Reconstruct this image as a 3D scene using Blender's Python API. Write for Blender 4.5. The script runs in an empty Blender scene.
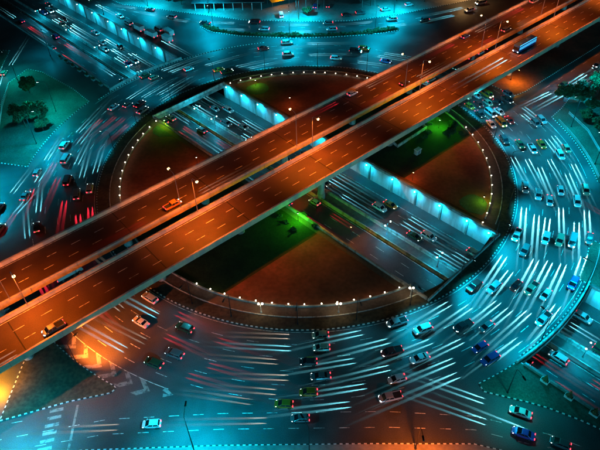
import bpy, math, random
from mathutils import Vector, Matrix
R = math.radians
rnd = random.Random(7)
scene = bpy.context.scene
C = scene.collection

# ---------------------------------------------------------------- camera
th, ro = R(43.2), R(1.617)
cam_d = bpy.data.cameras.new('camera'); cam = bpy.data.objects.new('camera', cam_d); C.objects.link(cam)
c_, s_ = math.cos(ro), math.sin(ro)
rt = Vector((c_, -s_*math.sin(th), -s_*math.cos(th)))
dn = Vector((-s_, -c_*math.sin(th), -c_*math.cos(th)))
fw = Vector((0, math.cos(th), -math.sin(th)))
M = Matrix((rt, -dn, -fw)).transposed().to_4x4(); M.translation = Vector((-2.07, -150.5, 115.0))
cam.matrix_world = M
cam_d.sensor_width = 36.0; cam_d.lens = 36.0*587.3/600; cam_d.clip_end = 3000; cam_d.clip_start = 1
scene.camera = cam

# ---------------------------------------------------------------- night sky and an added cyan sun
SUN_EL, SUN_AZ = 8.0, 172.0
w = bpy.data.worlds.new('World'); scene.world = w; w.use_nodes = True
nt = w.node_tree; bg = nt.nodes['Background']
sky = nt.nodes.new('ShaderNodeTexSky'); sky.sky_type = 'NISHITA'; sky.sun_disc = False
sky.sun_elevation = R(SUN_EL); sky.sun_rotation = R(SUN_AZ)
nt.links.new(sky.outputs[0], bg.inputs[0]); bg.inputs[1].default_value = 0.003
sd = bpy.data.lights.new('sun', 'SUN'); sd.energy = 1.0; sd.angle = R(12); sd.color = (0.02, 0.55, 0.85)  # unseen cyan fill, added to lift the fascia and walls facing the camera
so = bpy.data.objects.new('sun', sd); C.objects.link(so); so.location = (0, 0, 200); so.rotation_euler = (R(90-SUN_EL), 0, R(180-SUN_AZ))
vs = scene.view_settings
vs.view_transform = 'Standard'; vs.look = 'None'; vs.gamma = 1; vs.exposure = 0.0; vs.use_curve_mapping = False
scene.render.engine = 'CYCLES'
cy = scene.cycles
cy.use_denoising = True; cy.use_adaptive_sampling = False; cy.use_light_tree = True; cy.max_bounces = 2; cy.diffuse_bounces = 1; cy.glossy_bounces = 1
cy.transmission_bounces = 3; cy.sample_clamp_indirect = 3; cy.caustics_reflective = False; cy.caustics_refractive = False

CYAN = (0.0, 0.60, 0.92); TEAL = (0.0, 0.78, 0.80); SODIUM = (1.0, 0.17, 0.012); AMBER = (1.0, 0.36, 0.012); WARM = (1.0, 0.55, 0.2)

# ---------------------------------------------------------------- frames of the place
AU, AF = R(-46.5), R(40.3)
def U(u, v): return (u*math.cos(AU)-v*math.sin(AU), u*math.sin(AU)+v*math.cos(AU))      # along / across the underpass
def F(u, v): return (u*math.cos(AF)-v*math.sin(AF), u*math.sin(AF)+v*math.cos(AF))      # along / across the flyover
def iF(x, y): return (x*math.cos(AF)+y*math.sin(AF), -x*math.sin(AF)+y*math.cos(AF))
def Pl(r, a): return (r*math.cos(R(a)), r*math.sin(R(a)))
def arc(r, a0, a1, step=2.0):
    n = max(2, int(abs(a1-a0)/step)+1)
    return [Pl(r, a0+(a1-a0)*i/(n-1)) for i in range(n)]
VN, VS, ZT = 14.35, -17.85, -5.5         # underpass walls and floor

# ---------------------------------------------------------------- materials
def nodes(name):
    m = bpy.data.materials.new(name); m.use_nodes = True
    return m, m.node_tree, m.node_tree.nodes['Principled BSDF']
def mat(name, col, rough=.7, metal=0, nscale=3.0, namt=.25, bump=.0, big=.0, bigscale=.05, spec=.5, stain=None):
    m, t, b = nodes(name); L = t.links
    geo = t.nodes.new('ShaderNodeNewGeometry')
    nz = t.nodes.new('ShaderNodeTexNoise'); nz.inputs['Scale'].default_value = nscale; nz.inputs['Detail'].default_value = 3
    L.new(geo.outputs['Position'], nz.inputs['Vector'])
    rp = t.nodes.new('ShaderNodeMapRange'); rp.inputs[1].default_value = .25; rp.inputs[2].default_value = .75
    rp.inputs[3].default_value = 1-namt; rp.inputs[4].default_value = 1+namt
    L.new(nz.outputs['Fac'], rp.inputs[0])
    fac = rp.outputs[0]
    if big:
        n2 = t.nodes.new('ShaderNodeTexNoise'); n2.inputs['Scale'].default_value = bigscale; n2.inputs['Detail'].default_value = 2
        L.new(geo.outputs['Position'], n2.inputs['Vector'])
        r2 = t.nodes.new('ShaderNodeMapRange'); r2.inputs[1].default_value = .35; r2.inputs[2].default_value = .65
        r2.inputs[3].default_value = 1-big; r2.inputs[4].default_value = 1+big
        L.new(n2.outputs['Fac'], r2.inputs[0])
        mu = t.nodes.new('ShaderNodeMath'); mu.operation = 'MULTIPLY'; L.new(fac, mu.inputs[0]); L.new(r2.outputs[0], mu.inputs[1]); fac = mu.outputs[0]
    vm = t.nodes.new('ShaderNodeVectorMath'); vm.operation = 'SCALE'; vm.inputs[0].default_value = col[:3]
    L.new(fac, vm.inputs['Scale'])
    out = vm.outputs[0]
    if stain:
        n3 = t.nodes.new('ShaderNodeTexNoise'); n3.inputs['Scale'].default_value = stain[1]; n3.inputs['Detail'].default_value = 3
        mp = t.nodes.new('ShaderNodeMapping'); mp.inputs['Scale'].default_value = stain[2]
        L.new(geo.outputs['Position'], mp.inputs[0]); L.new(mp.outputs[0], n3.inputs['Vector'])
        r3 = t.nodes.new('ShaderNodeMapRange'); r3.inputs[1].default_value = .5; r3.inputs[2].default_value = .62; L.new(n3.outputs['Fac'], r3.inputs[0])
        mx = t.nodes.new('ShaderNodeMix'); mx.data_type = 'RGBA'; L.new(r3.outputs[0], mx.inputs['Factor']); L.new(out, mx.inputs['A']); mx.inputs['B'].default_value = (*stain[0], 1)
        out = mx.outputs['Result']
    L.new(out, b.inputs['Base Color'])
    b.inputs['Roughness'].default_value = rough; b.inputs['Metallic'].default_value = metal; b.inputs['Specular IOR Level'].default_value = spec
    if bump:
        bp = t.nodes.new('ShaderNodeBump'); bp.inputs['Strength'].default_value = bump; bp.inputs['Distance'].default_value = .05
        L.new(nz.outputs['Fac'], bp.inputs['Height']); L.new(bp.outputs[0], b.inputs['Normal'])
    return m
def emis(name, col, s):
    m, t, b = nodes(name)
    b.inputs['Base Color'].default_value = (*[min(1, c) for c in col], 1); b.inputs['Emission Color'].default_value = (*col, 1); b.inputs['Emission Strength'].default_value = s
    m.cycles.emission_sampling = 'NONE'
    return m
def asphalt(name, col, tyre=True, rough=.5):
    """asphalt with aggregate grain, repair patches and sealed cracks"""
    m, t, b = nodes(name); L = t.links; N = t.nodes.new
    geo = N('ShaderNodeNewGeometry')
    g = N('ShaderNodeTexNoise'); g.inputs['Scale'].default_value = 5; g.inputs['Detail'].default_value = 3; L.new(geo.outputs['Position'], g.inputs['Vector'])
    b1 = N('ShaderNodeTexNoise'); b1.inputs['Scale'].default_value = .07; b1.inputs['Detail'].default_value = 3; b1.inputs['Distortion'].default_value = .6; L.new(geo.outputs['Position'], b1.inputs['Vector'])
    v = N('ShaderNodeTexVoronoi'); v.feature = 'DISTANCE_TO_EDGE'; v.inputs['Scale'].default_value = .11; 
    wv = N('ShaderNodeVectorMath'); wv.operation = 'MULTIPLY_ADD'; wv.inputs[1].default_value = (6, 6, 0); L.new(g.outputs['Color'], wv.inputs[0]); L.new(geo.outputs['Position'], wv.inputs[2]); L.new(wv.outputs[0], v.inputs['Vector'])
    cr = N('ShaderNodeMapRange'); cr.inputs[1].default_value = 0; cr.inputs[2].default_value = .012; cr.inputs[3].default_value = .55; cr.inputs[4].default_value = 1; L.new(v.outputs['Distance'], cr.inputs[0])
    a1 = N('ShaderNodeMapRange'); a1.inputs[1].default_value = .3; a1.inputs[2].default_value = .7; a1.inputs[3].default_value = .72; a1.inputs[4].default_value = 1.28; L.new(g.outputs['Fac'], a1.inputs[0])
    a2 = N('ShaderNodeMapRange'); a2.inputs[1].default_value = .35; a2.inputs[2].default_value = .65; a2.inputs[3].default_value = .65; a2.inputs[4].default_value = 1.4; L.new(b1.outputs['Fac'], a2.inputs[0])
    m1 = N('ShaderNodeMath'); m1.operation = 'MULTIPLY'; L.new(a1.outputs[0], m1.inputs[0]); L.new(a2.outputs[0], m1.inputs[1])
    m2 = N('ShaderNodeMath'); m2.operation = 'MULTIPLY'; L.new(m1.outputs[0], m2.inputs[0]); L.new(cr.outputs[0], m2.inputs[1])
    sc = N('ShaderNodeVectorMath'); sc.operation = 'SCALE'; sc.inputs[0].default_value = col; L.new(m2.outputs[0], sc.inputs['Scale'])
    L.new(sc.outputs[0], b.inputs['Base Color'])
    rr = N('ShaderNodeMapRange'); rr.inputs[3].default_value = rough-.12; rr.inputs[4].default_value = rough+.15; L.new(b1.outputs['Fac'], rr.inputs[0]); L.new(rr.outputs[0], b.inputs['Roughness'])
    bp = N('ShaderNodeBump'); bp.inputs['Strength'].default_value = .35; bp.inputs['Distance'].default_value = .02; L.new(g.outputs['Fac'], bp.inputs['Height']); L.new(bp.outputs[0], b.inputs['Normal'])
    return m
MT = {}
MT['asphalt'] = asphalt('asphalt', (.07, .07, .072))
MT['asphalt_low'] = asphalt('asphalt_underpass', (.06, .06, .062))
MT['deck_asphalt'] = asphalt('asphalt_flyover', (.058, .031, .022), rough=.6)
MT['concrete'] = mat('concrete', (.34, .33, .31), .8, nscale=1.2, namt=.2, bump=.15, big=.15, bigscale=.2, stain=((.16, .155, .145), .5, (1, 1, .15)))
MT['panel'] = mat('wall_panel_concrete', (.66, .68, .68), .7, nscale=1.5, namt=.1, bump=.08, stain=((.45, .46, .46), .6, (1, 1, .12)))
MT['parapet'] = mat('parapet_concrete', (.6, .5, .32), .75, nscale=1.5, namt=.12, bump=.1, stain=((.42, .38, .3), .35, (1, 1, .3)))
MT['concrete_pale'] = mat('concrete_pale', (.5, .49, .46), .8, nscale=1.5, namt=.15, bump=.1, stain=((.25, .24, .22), .7, (1, 1, .12)))
MT['concrete_dark'] = mat('concrete_dark', (.16, .155, .15), .85, nscale=1.2, namt=.3)
MT['paint'] = mat('road_paint', (.72, .72, .68), .6, nscale=6, namt=.2, stain=((.2, .2, .19), 1.3, (1, 1, 1)))
MT['worn_paint'] = mat('worn_paint', (.30, .30, .28), .7, nscale=5, namt=.25, stain=((.10, .10, .1), .9, (1, 1, 1)))
MT['kerb_white'] = mat('kerb_white', (.75, .74, .7), .7, nscale=4, namt=.15)
MT['kerb_black'] = mat('kerb_black', (.03, .03, .03), .7, nscale=4, namt=.3)
MT['plaza'] = mat('plaza_brick', (.15, .05, .03), .85, nscale=.9, namt=.3, bump=.1, big=.35, bigscale=.09)
MT['path'] = mat('path_paving', (.10, .075, .06), .85, nscale=1.5, namt=.3, bump=.1)
MT['soil'] = mat('soil_groundcover', (.065, .05, .03), .95, nscale=1.2, namt=.5, bump=.5, big=.3, bigscale=.2)
MT['lawn'] = mat('lawn', (.014, .03, .009), .95, nscale=2.5, namt=.45, bump=.6, big=.3, bigscale=.15)  # dark ground tone with the flyover's cast shade put into it
MT['grass'] = mat('grass', (.045, .09, .062), .95, nscale=2.5, namt=.4, bump=.6, big=.3, bigscale=.12)
MT['paving'] = mat('pavement', (.24, .22, .2), .8, nscale=1.2, namt=.2, bump=.1, big=.25, bigscale=.12)
MT['metal'] = mat('galvanised', (.35, .36, .37), .45, .8, namt=.1)
MT['dark_metal'] = mat('dark_metal', (.03, .032, .035), .5, .6, namt=.1)
MT['rubber'] = mat('rubber', (.015, .015, .015), .9, namt=.1)
MT['rim'] = mat('rim', (.4, .4, .42), .35, .9, namt=.05)
MT['glass'] = mat('car_glass', (.01, .014, .018), .08, 0, namt=.05, spec=.8)
MT['leaf'] = mat('leaf', (.035, .075, .022), .8, nscale=.8, namt=.55)
MT['leaf_brown'] = mat('leaf_brown', (.20, .13, .05), .85, nscale=2, namt=.4)
MT['bark'] = mat('bark', (.08, .06, .045), .9, nscale=4, namt=.4, bump=.4)
MT['white'] = mat('white_paint', (.75, .75, .73), .6, nscale=2, namt=.1)
MT['yellow'] = mat('yellow_tarp', (.75, .55, .03), .6, nscale=.8, namt=.15)
MT['roof_dark'] = mat('roof_sheet', (.05, .055, .06), .6, nscale=1, namt=.35, big=.3)
MT['red'] = mat('red_paint', (.5, .03, .03), .5, namt=.1)
MT['globe'] = emis('lamp_globe', (1.0, .86, .62), 14)
MT['cool_lamp'] = emis('lamp_cool', (.55, .95, 1.0), 14)
MT['sodium'] = emis('lamp_sodium', (1.0, .62, .22), 16)
MT['green_lamp'] = emis('lamp_green', (.45, 1.0, .45), 14)
MT['head'] = emis('headlamp_glass', (.75, .97, 1.0), 30)
MT['tail'] = emis('tail_lamp_glass', (1.0, .03, .05), 7)
MT['bus_strip'] = emis('bus_light_strip', (.05, .55, 1.0), 4.5)
MT['bus_window'] = emis('bus_lit_window', (.05, .42, .75), .9)
def carpaint():
    m, t, b = nodes('car_paint'); oi = t.nodes.new('ShaderNodeObjectInfo')
    t.links.new(oi.outputs['Color'], b.inputs['Base Color'])
    b.inputs['Roughness'].default_value = .3; b.inputs['Coat Weight'].default_value = .6; b.inputs['Metallic'].default_value = .15
    return m
MT['car'] = carpaint()

# ---------------------------------------------------------------- mesh helpers
class MB:
    def __init__(s): s.v = []; s.f = []; s.m = []
    def poly(s, pts, mi=0):
        i = len(s.v); s.v += [tuple(p) for p in pts]; s.f.append(tuple(range(i, i+len(pts)))); s.m.append(mi); return s
    def hexa(s, b, t, mi=0):        # bottom 4 and top 4 points, counter-clockwise from above
        i = len(s.v); s.v += [tuple(p) for p in b]+[tuple(p) for p in t]
        for q in ((3,2,1,0),(4,5,6,7),(0,1,5,4),(1,2,6,5),(2,3,7,6),(3,0,4,7)): s.f.append(tuple(i+k for k in q)); s.m.append(mi)
        return s
    def box(s, cx, cy, z0, lx, ly, lz, rot=0, mi=0, taper=0):
        c, n = math.cos(rot), math.sin(rot); P = lambda x, y, z: (cx+c*x-n*y, cy+n*x+c*y, z)
        a, b = lx/2, ly/2; a2, b2 = a-taper, b-taper
        return s.hexa([P(-a,-b,z0),P(a,-b,z0),P(a,b,z0),P(-a,b,z0)], [P(-a2,-b2,z0+lz),P(a2,-b2,z0+lz),P(a2,b2,z0+lz),P(-a2,b2,z0+lz)], mi)
    def prism(s, pts, z0, z1, mi=0, bottom=True):
        n = len(pts); i = len(s.v)
        area = sum(pts[k][0]*pts[(k+1)%n][1]-pts[(k+1)%n][0]*pts[k][1] for k in range(n))
        if area < 0: pts = pts[::-1]
        s.v += [(p[0],p[1],z0) for p in pts]+[(p[0],p[1],z1) for p in pts]
        s.f.append(tuple(range(i+n, i+2*n))); s.m.append(mi)
        if bottom: s.f.append(tuple(range(i+n-1, i-1, -1))); s.m.append(mi)
        for k in range(n): s.f.append((i+k, i+(k+1)%n, i+n+(k+1)%n, i+n+k)); s.m.append(mi)
        return s
    def ribbon(s, path, w, z, mi=0, h=0, off=0):  # flat strip (or low wall when h) following a path
        q = offs(path, off+w/2); p = offs(path, off-w/2)
        for k in range(len(path)-1):
            if h: s.hexa([(*p[k],z),(*p[k+1],z),(*q[k+1],z),(*q[k],z)], [(*p[k],z+h),(*p[k+1],z+h),(*q[k+1],z+h),(*q[k],z+h)], mi)
            else: s.poly([(*p[k],z),(*p[k+1],z),(*q[k+1],z),(*q[k],z)], mi)
        return s
    def tube(s, path, r, n=8, mi=0, cap=True):
        rs = r if isinstance(r, (list, tuple)) else [r]*len(path)
        pts = [Vector(p) for p in path]; i0 = len(s.v)
        for k, p in enumerate(pts):
            d = (pts[min(k+1, len(pts)-1)]-pts[max(k-1, 0)]).normalized()
            x = d.orthogonal().normalized() if abs(d.z) > .99 else Vector((0,0,1)).cross(d).normalized()
            y = d.cross(x)
            for j in range(n): a = 2*math.pi*j/n; s.v.append(tuple(p+(x*math.cos(a)+y*math.sin(a))*rs[k]))
        for k in range(len(pts)-1):
            for j in range(n): s.f.append((i0+k*n+j, i0+k*n+(j+1)%n, i0+(k+1)*n+(j+1)%n, i0+(k+1)*n+j)); s.m.append(mi)
        if cap:
            s.f.append(tuple(i0+j for j in range(n-1,-1,-1))); s.m.append(mi)
            s.f.append(tuple(i0+(len(pts)-1)*n+j for j in range(n))); s.m.append(mi)
        return s
    def lathe(s, prof, cx=0, cy=0, z=0, n=12, mi=0):
        i0 = len(s.v)
        for (r, h) in prof:
            for j in range(n): a = 2*math.pi*j/n; s.v.append((cx+r*math.cos(a), cy+r*math.sin(a), z+h))
        for k in range(len(prof)-1):
            for j in range(n): s.f.append((i0+k*n+j, i0+k*n+(j+1)%n, i0+(k+1)*n+(j+1)%n, i0+(k+1)*n+j)); s.m.append(mi)
        s.f.append(tuple(i0+(len(prof)-1)*n+j for j in range(n))); s.m.append(mi)
        return s
    def mesh(s, name, mats, smooth=False):
        me = bpy.data.meshes.new(name); me.from_pydata(s.v, [], s.f)
        for m in mats if isinstance(mats, (list, tuple)) else [mats]: me.materials.append(MT[m] if isinstance(m, str) else m)
        me.polygons.foreach_set('material_index', s.m)
        if smooth: me.polygons.foreach_set('use_smooth', [True]*len(me.polygons))
        me.update(); return me
    def build(s, name, mats, parent=None, smooth=False):
        return obj(name, s.mesh(name, mats, smooth), parent)
def offs(path, d):
    out = []
    for k in range(len(path)):
        a = path[max(k-1, 0)]; b = path[min(k+1, len(path)-1)]
        dx, dy = b[0]-a[0], b[1]-a[1]; l = math.hypot(dx, dy) or 1
        out.append((path[k][0]-dy/l*d, path[k][1]+dx/l*d))
    return out
def resample(path, step):
    out = []; acc = 0
    for a, b in zip(path, path[1:]):
        l = math.hypot(b[0]-a[0], b[1]-a[1]); t = acc
        while t < l: out.append((a[0]+(b[0]-a[0])*t/l, a[1]+(b[1]-a[1])*t/l)); t += step
        acc = t-l
    return out
def clip(poly, nx, ny, d):          # keep nx*x+ny*y <= d
    out = []
    for k in range(len(poly)):
        a, b = poly[k], poly[(k+1) % len(poly)]; da, db = nx*a[0]+ny*a[1]-d, nx*b[0]+ny*b[1]-d
        if da <= 0: out.append(a)
        if da*db < 0: t = da/(da-db); out.append((a[0]+(b[0]-a[0])*t, a[1]+(b[1]-a[1])*t))
    return out
def obj(name, me, parent=None):
    o = bpy.data.objects.new(name, me); C.objects.link(o)
    if parent: o.parent = parent
    return o
def tag(o, label=None, cat=None, group=None, kind=None):
    if label: o['label'] = label
    if cat: o['category'] = cat
    if group: o['group'] = group
    if kind: o['kind'] = kind
    return o
def empty(name, loc=(0,0,0), rz=0):
    o = bpy.data.objects.new(name, None); o.empty_display_size = .3; C.objects.link(o); o.location = loc; o.rotation_euler = (0,0,rz); return o
def copy_tree(o, parent=None):
    c = o.copy(); C.objects.link(c); c.parent = parent
    for ch in o.children: copy_tree(ch, c)
    return c
ORD = ['zeroth','first','second','third','fourth','fifth','sixth','seventh','eighth','ninth','tenth','eleventh','twelfth','thirteenth','fourteenth','fifteenth','sixteenth','seventeenth','eighteenth','nineteenth','twentieth']
TENS = {2:'twenty', 3:'thirty', 4:'forty'}
def od(n):
    return ORD[n] if n <= 20 else TENS[n//10]+('' if n % 10 else 'th')+('-'+ORD[n % 10] if n % 10 else '') if n % 10 else {30:'thirtieth', 40:'fortieth'}[n]
def lamp_data(name, kind, col, e, size=.15, spot=None, blend=.5):
    d = bpy.data.lights.new(name, kind); d.color = col; d.energy = e; d.shadow_soft_size = size; d.cycles.use_multiple_importance_sampling = False
    if spot: d.spot_size = R(spot); d.spot_blend = blend
    return d
def add_light(name, data, parent, loc, rot=(0,0,0)):
    o = bpy.data.objects.new(name, data); C.objects.link(o); o.parent = parent; o.location = loc; o.rotation_euler = rot; return o

# ---------------------------------------------------------------- ground, underpass floor
UA, UB = -420, 330
def inner_end(sgn):   # bridge deck plan: straight towards the island, arc r=89.2 outside
    v0, v1 = VS, VN; ui = -58.5 if sgn < 0 else 61.5
    pts = [U(ui, v0), U(ui, v1)]
    n = 14
    for k in range(n+1):
        v = v1+(v0-v1)*k/n; pts.append(U(sgn*math.sqrt(89.2**2-v*v), v))
    return pts
g = MB()
for q in ([(-900,VN),(900,VN),(900,900),(-900,900)], [(-900,-900),(900,-900),(900,VS),(-900,VS)], [(-900,VS),(UA,VS),(UA,VN),(-900,VN)], [(UB,VS),(900,VS),(900,VN),(UB,VN)]):
    g.poly([(*U(*p),0) for p in q])
g.poly([(*p,0) for p in inner_end(-1)][::-1]); g.poly([(*p,0) for p in inner_end(1)])
me = g.mesh('ground', 'asphalt')
for p in me.polygons:
    if p.normal.z < 0: p.flip()
ground = tag(obj('ground', me), kind='structure')
g = MB(); g.poly([(*U(*p),ZT) for p in ((UA,VS-.2),(UB,VS-.2),(UB,VN+.2),(UA,VN+.2))])
under = tag(g.build('underpass_road', 'asphalt_low'), kind='structure')

# ---------------------------------------------------------------- kerbs and islands
def kerb(path, parent, z=0, h=.17, wd=.28, st=.62, name='kerb', mats=('kerb_white','kerb_black')):
    g = MB(); pts = resample(path, st)
    for k in range(len(pts)-1):
        a, b = pts[k], pts[k+1]; l = math.hypot(b[0]-a[0], b[1]-a[1])
        g.box((a[0]+b[0])/2, (a[1]+b[1])/2, z, l*.96, wd, h+rnd.uniform(-.008,.008), math.atan2(b[1]-a[1], b[0]-a[0]), k % 2, .02)
    return tag(g.build(name, list(mats), parent), kind='stuff')
def island(name, poly, m, h=.14, kpath=None):
    o = tag(MB().prism(poly, -.05, h).build(name, m), kind='structure')
    kerb(kpath or poly+[poly[0]], o)
    return o
# central island: verge ring and two halves
g = MB(); A = arc(64.8, 0, 360, 2); B_ = arc(61.5, 0, 360, 2)
for k in range(len(A)-1):
    g.hexa([(*B_[k],-.02),(*A[k],-.02),(*A[k+1],-.02),(*B_[k+1],-.02)][::1], [(*B_[k],.14),(*A[k],.14),(*A[k+1],.14),(*B_[k+1],.14)])
verge = tag(g.build('island_verge', 'soil'), kind='structure')
kerb(arc(65, 0, 360, .5), verge)
disc = arc(61.4, 0, 358, 2)
nU = (-math.sin(AU), math.cos(AU)); nF = (-math.sin(AF), math.cos(AF))
halves = {'north_east': clip(disc, -nU[0], -nU[1], -(VN+.45)), 'south_west': clip(disc, nU[0], nU[1], VS-.45)}
for hn, hp in halves.items():
    tag(MB().prism(hp, -.05, .12).build('island_path', 'path'), kind='structure')
    inn = [p for p in hp]
    d58 = arc(57.7, 0, 358, 2)
    inn = clip(d58, -nU[0], -nU[1], -(VN+2.2)) if hn == 'north_east' else clip(d58, nU[0], nU[1], VS-2.2)
    tag(MB().prism(clip(clip(inn, nF[0], nF[1], 22), -nF[0], -nF[1], 26.2), .0, .16).build('lawn', 'lawn'), kind='structure')  # painted shade: dark strip standing for the flyover's shadow on the plaza
    tag(MB().prism(clip(inn, -nF[0], -nF[1], -22), .0, .20).build('plaza', 'plaza'), kind='structure')
    tag(MB().prism(clip(inn, nF[0], nF[1], -26.2), .0, .20).build('plaza', 'plaza'), kind='structure')
sectors = {'south':(-113.5,-67), 'east':(-31.5,17), 'north':(64,118), 'west':(153,199)}
# rim wall around each sector, arc by arc, with white edging outside
spans = [(-204,-63.5), (-28.5,115)]
for (a0, a1) in spans:
    e = tag(MB().ribbon(arc(58, a0, a1, 2), .35, .1, h=.55).build('rim_wall', 'concrete'), 'low concrete wall curving round the %s half of the roundabout island' % ('south-west' if a0 < -100 else 'north-east'), 'wall')
    kerb(arc(61.2, a0-1, a1+1, 1), verge, z=.08, h=.16, st=1.6, name='path_edging', mats=('concrete_pale','concrete_pale'))
# outer islands
sw_poly = [(-67.3,-86.5),(-61,-84.6),(-53.8,-82.4),(-44.9,-80.5),(-44.0,-79.4),(-44.6,-78.6)]+arc(90.5,-119.8,-137,1.5)+[(-66.8,-70)]
island('traffic_island', sw_poly, 'soil')
se_poly = arc(88.6,-65.8,-58.2,1.2)+[U(180,VS-.5),U(180,-20.8),(58.7,-92.1),(55.3,-90),(49.6,-87.1),(45.4,-85.5),(37,-82.8)]
island('traffic_island', se_poly, 'grass')
e_poly = arc(90,-8,15,1.5)+[(92.5,29),(98.5,36.8),(115,51.5)]+[F(150,-36.5),F(300,-36.5),(330,60),(300,-100),U(200,46),(112,-38)]
island('traffic_island', e_poly, 'grass')
el_poly = arc(86,-25.5,-37.2,1.2)+[U(84.8,VN+.5),U(260,VN+.5),U(260,30),U(100,31)]
island('traffic_island', el_poly, 'grass')
w_poly = arc(90,178,152,1.5)+[(-88,52),(-104,66),(-111,69),(-115,58),(-112,40),(-107,22),(-101,6)]
island('traffic_island', w_poly, 'grass')
w2_poly = [(-124,86),(-121,60),(-117,40),(-112,22),(-106,4),(-108,-30),(-170,-30),(-200,90)]
island('traffic_island', w2_poly, 'grass')
fly_ne = [F(84.5,-21.5),F(90,-22.5),F(330,-22.5),F(330,17),F(88,17),F(84.5,12)]
island('traffic_island', fly_ne, 'plaza')
fly_sw = [F(-97,-8),F(-99,-8.5),F(-300,-8.5),F(-300,17),F(-92,17),F(-88,12)]
s_path = [(-170,-128),(-110,-107),(-80,-99.5),(-60,-95.3),(-48,-93.6),(-20,-93.4),(10,-93.9),(32,-94.6),(44,-98),(60,-106),U(180,-34)]
s_isl = tag(MB().prism(s_path+[(300,-300),(-300,-300)], -.05, .15).build('pavement', 'paving'), kind='structure'); kerb(s_path, s_isl)
n_path = [(-190,235),(-130,172),(-85,131.5),(-60,122),(-45,116.8),(-26,110),(0,106.5),(24,105.8),(46,111),(85,126),(130,160),(230,245)]
n_isl = tag(MB().prism(n_path+[(230,500),(-190,500)], -.05, .15).build('pavement', 'paving'), kind='structure'); kerb(n_path, n_isl)
# narrow planted median in front of the north slip road
hp = [(-43.5,104.8),(-37.5,99.3),(-26,94.9),(-4,91.6),(14,91.4),(26,92.3),(35,93.7),(44,96.2)]
n_med = tag(MB().ribbon(hp, 2.6, -.02, h=.16).build('median_strip', 'soil'), kind='structure'); kerb(offs(hp,1.3), n_med); kerb(offs(hp,-1.3), n_med)

# ---------------------------------------------------------------- road markings (4 mm sheets)
def dashes(paths, parent, name, z=.004, wd=.14, dash=3, gap=6):
    g = MB()
    for p in paths:
        pts = resample(p, .75); n = int(dash/.75); q = int((dash+gap)/.75); k = rnd.randrange(q)
        while k+n < len(pts):
            g.ribbon(pts[k:k+n+1], wd, z); k += q if gap else n
    return tag(g.build(name, 'paint', parent), kind='stuff')
LANES = [67.4, 71.0, 74.6, 78.2, 81.8, 85.3]
dashes([arc(r, 0, 360, 1) for r in (69.2, 72.8, 76.4, 80.0, 83.6)], ground, 'lane_marking', dash=3, gap=6)
g = MB(); g.ribbon(arc(65.7, 0, 360, 1), .15, .004)
g.ribbon(arc(87.0, -57, -27, 1), .15, .004); g.ribbon(arc(87.0, 118, 152, 1), .15, .004); g.ribbon(arc(86.2, -138, -112, 1), .16, .004); g.ribbon(arc(87.2, -7, 14, 1), .15, .004)
tag(g.build('edge_line', 'paint', ground), kind='stuff')
# slip roads
sl = [[(-110,-101),(-80,-93.4),(-60,-89.7),(-44,-86.8),(-20,-86.2),(15,-86.8),(34,-88.5),(48,-93),(60,-99)], [(-110,-97.3),(-80,-89.8),(-62,-86.6)], [(-58,-92.4),(-44,-90.2),(-20,-89.8),(15,-90.4),(33,-91.5),(45,-95.5)]]
dashes(sl, ground, 'lane_marking', dash=2.25, gap=3)
dashes([[F(u,-26.2) for u in range(92,260,4)], [F(u,-29.7) for u in range(96,260,4)], [F(u,-33.2) for u in range(100,260,4)],
        [(-100,132),(-62,116),(-44,110.5),(-25,104.5),(0,100.5),(24,100),(48,104.5),(86,119),(130,152)],
        [U(u,22) for u in range(-250,-92,4)], [U(u,26) for u in range(-250,-100,4)],
        [F(u,26) for u in range(-220,-84,4)], [F(u,30) for u in range(-220,-84,4)], [F(u,34) for u in range(-220,-84,4)],
        [U(u,36) for u in range(90,240,4)], [U(u,40) for u in range(96,240,4)]], ground, 'lane_marking')
# stop line and zebra dashes on the south slip road (left)
xs = MB(); xs.ribbon([(-51.5,-83.2),(-50.8,-93.6)], .5, .004); stop = tag(xs.build('stop_line', 'worn_paint', ground))
for k in range(6):
    MB().ribbon([(-57.2,-84.6-k*1.75),(-54.4,-84.0-k*1.75)], .75, .004).build('crossing_stripe', 'worn_paint', ground)
# painted chevron gore beside the south-west island
def gore(k):
    a = -132+k*3.0
    p = [Pl(86.3,a), Pl(88.2,a+1.7), Pl(90.2,a+.2)]
    m = MB(); q = [Pl(86.3,a+1.05), Pl(88.2,a+2.75), Pl(90.2,a+1.25)]
    for i in range(2): m.poly([(*p[i],.006),(*p[i+1],.006),(*q[i+1],.006),(*q[i],.006)])
    me = m.mesh('chevron_stripe', 'worn_paint')
    for f in me.polygons:
        if f.normal.z < 0: f.flip()
    return obj('chevron_stripe', me, ground)
for k in range(6): gore(k)
tip = MB()
for (a, r0, r1) in ((-112.6,86.5,88.0),):
    MB().ribbon([Pl(r0,a), Pl((r0+r1)/2,a+1.5), Pl(r1,a+.4)], .9, .006).build('chevron_stripe', 'worn_paint', ground)
# underpass lane lines
dashes([[U(u,v) for u in range(UA,UB,6)] for v in (3.6, 7.0, -8.0, -11.4)], under, 'lane_marking', z=ZT+.004)
g = MB()
for v in (10.3, .9, -5.2, -14.8): g.ribbon([U(UA,v),U(UB,v)], .16, ZT+.004)
tag(g.build('edge_line', 'paint', under), kind='stuff')

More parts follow.
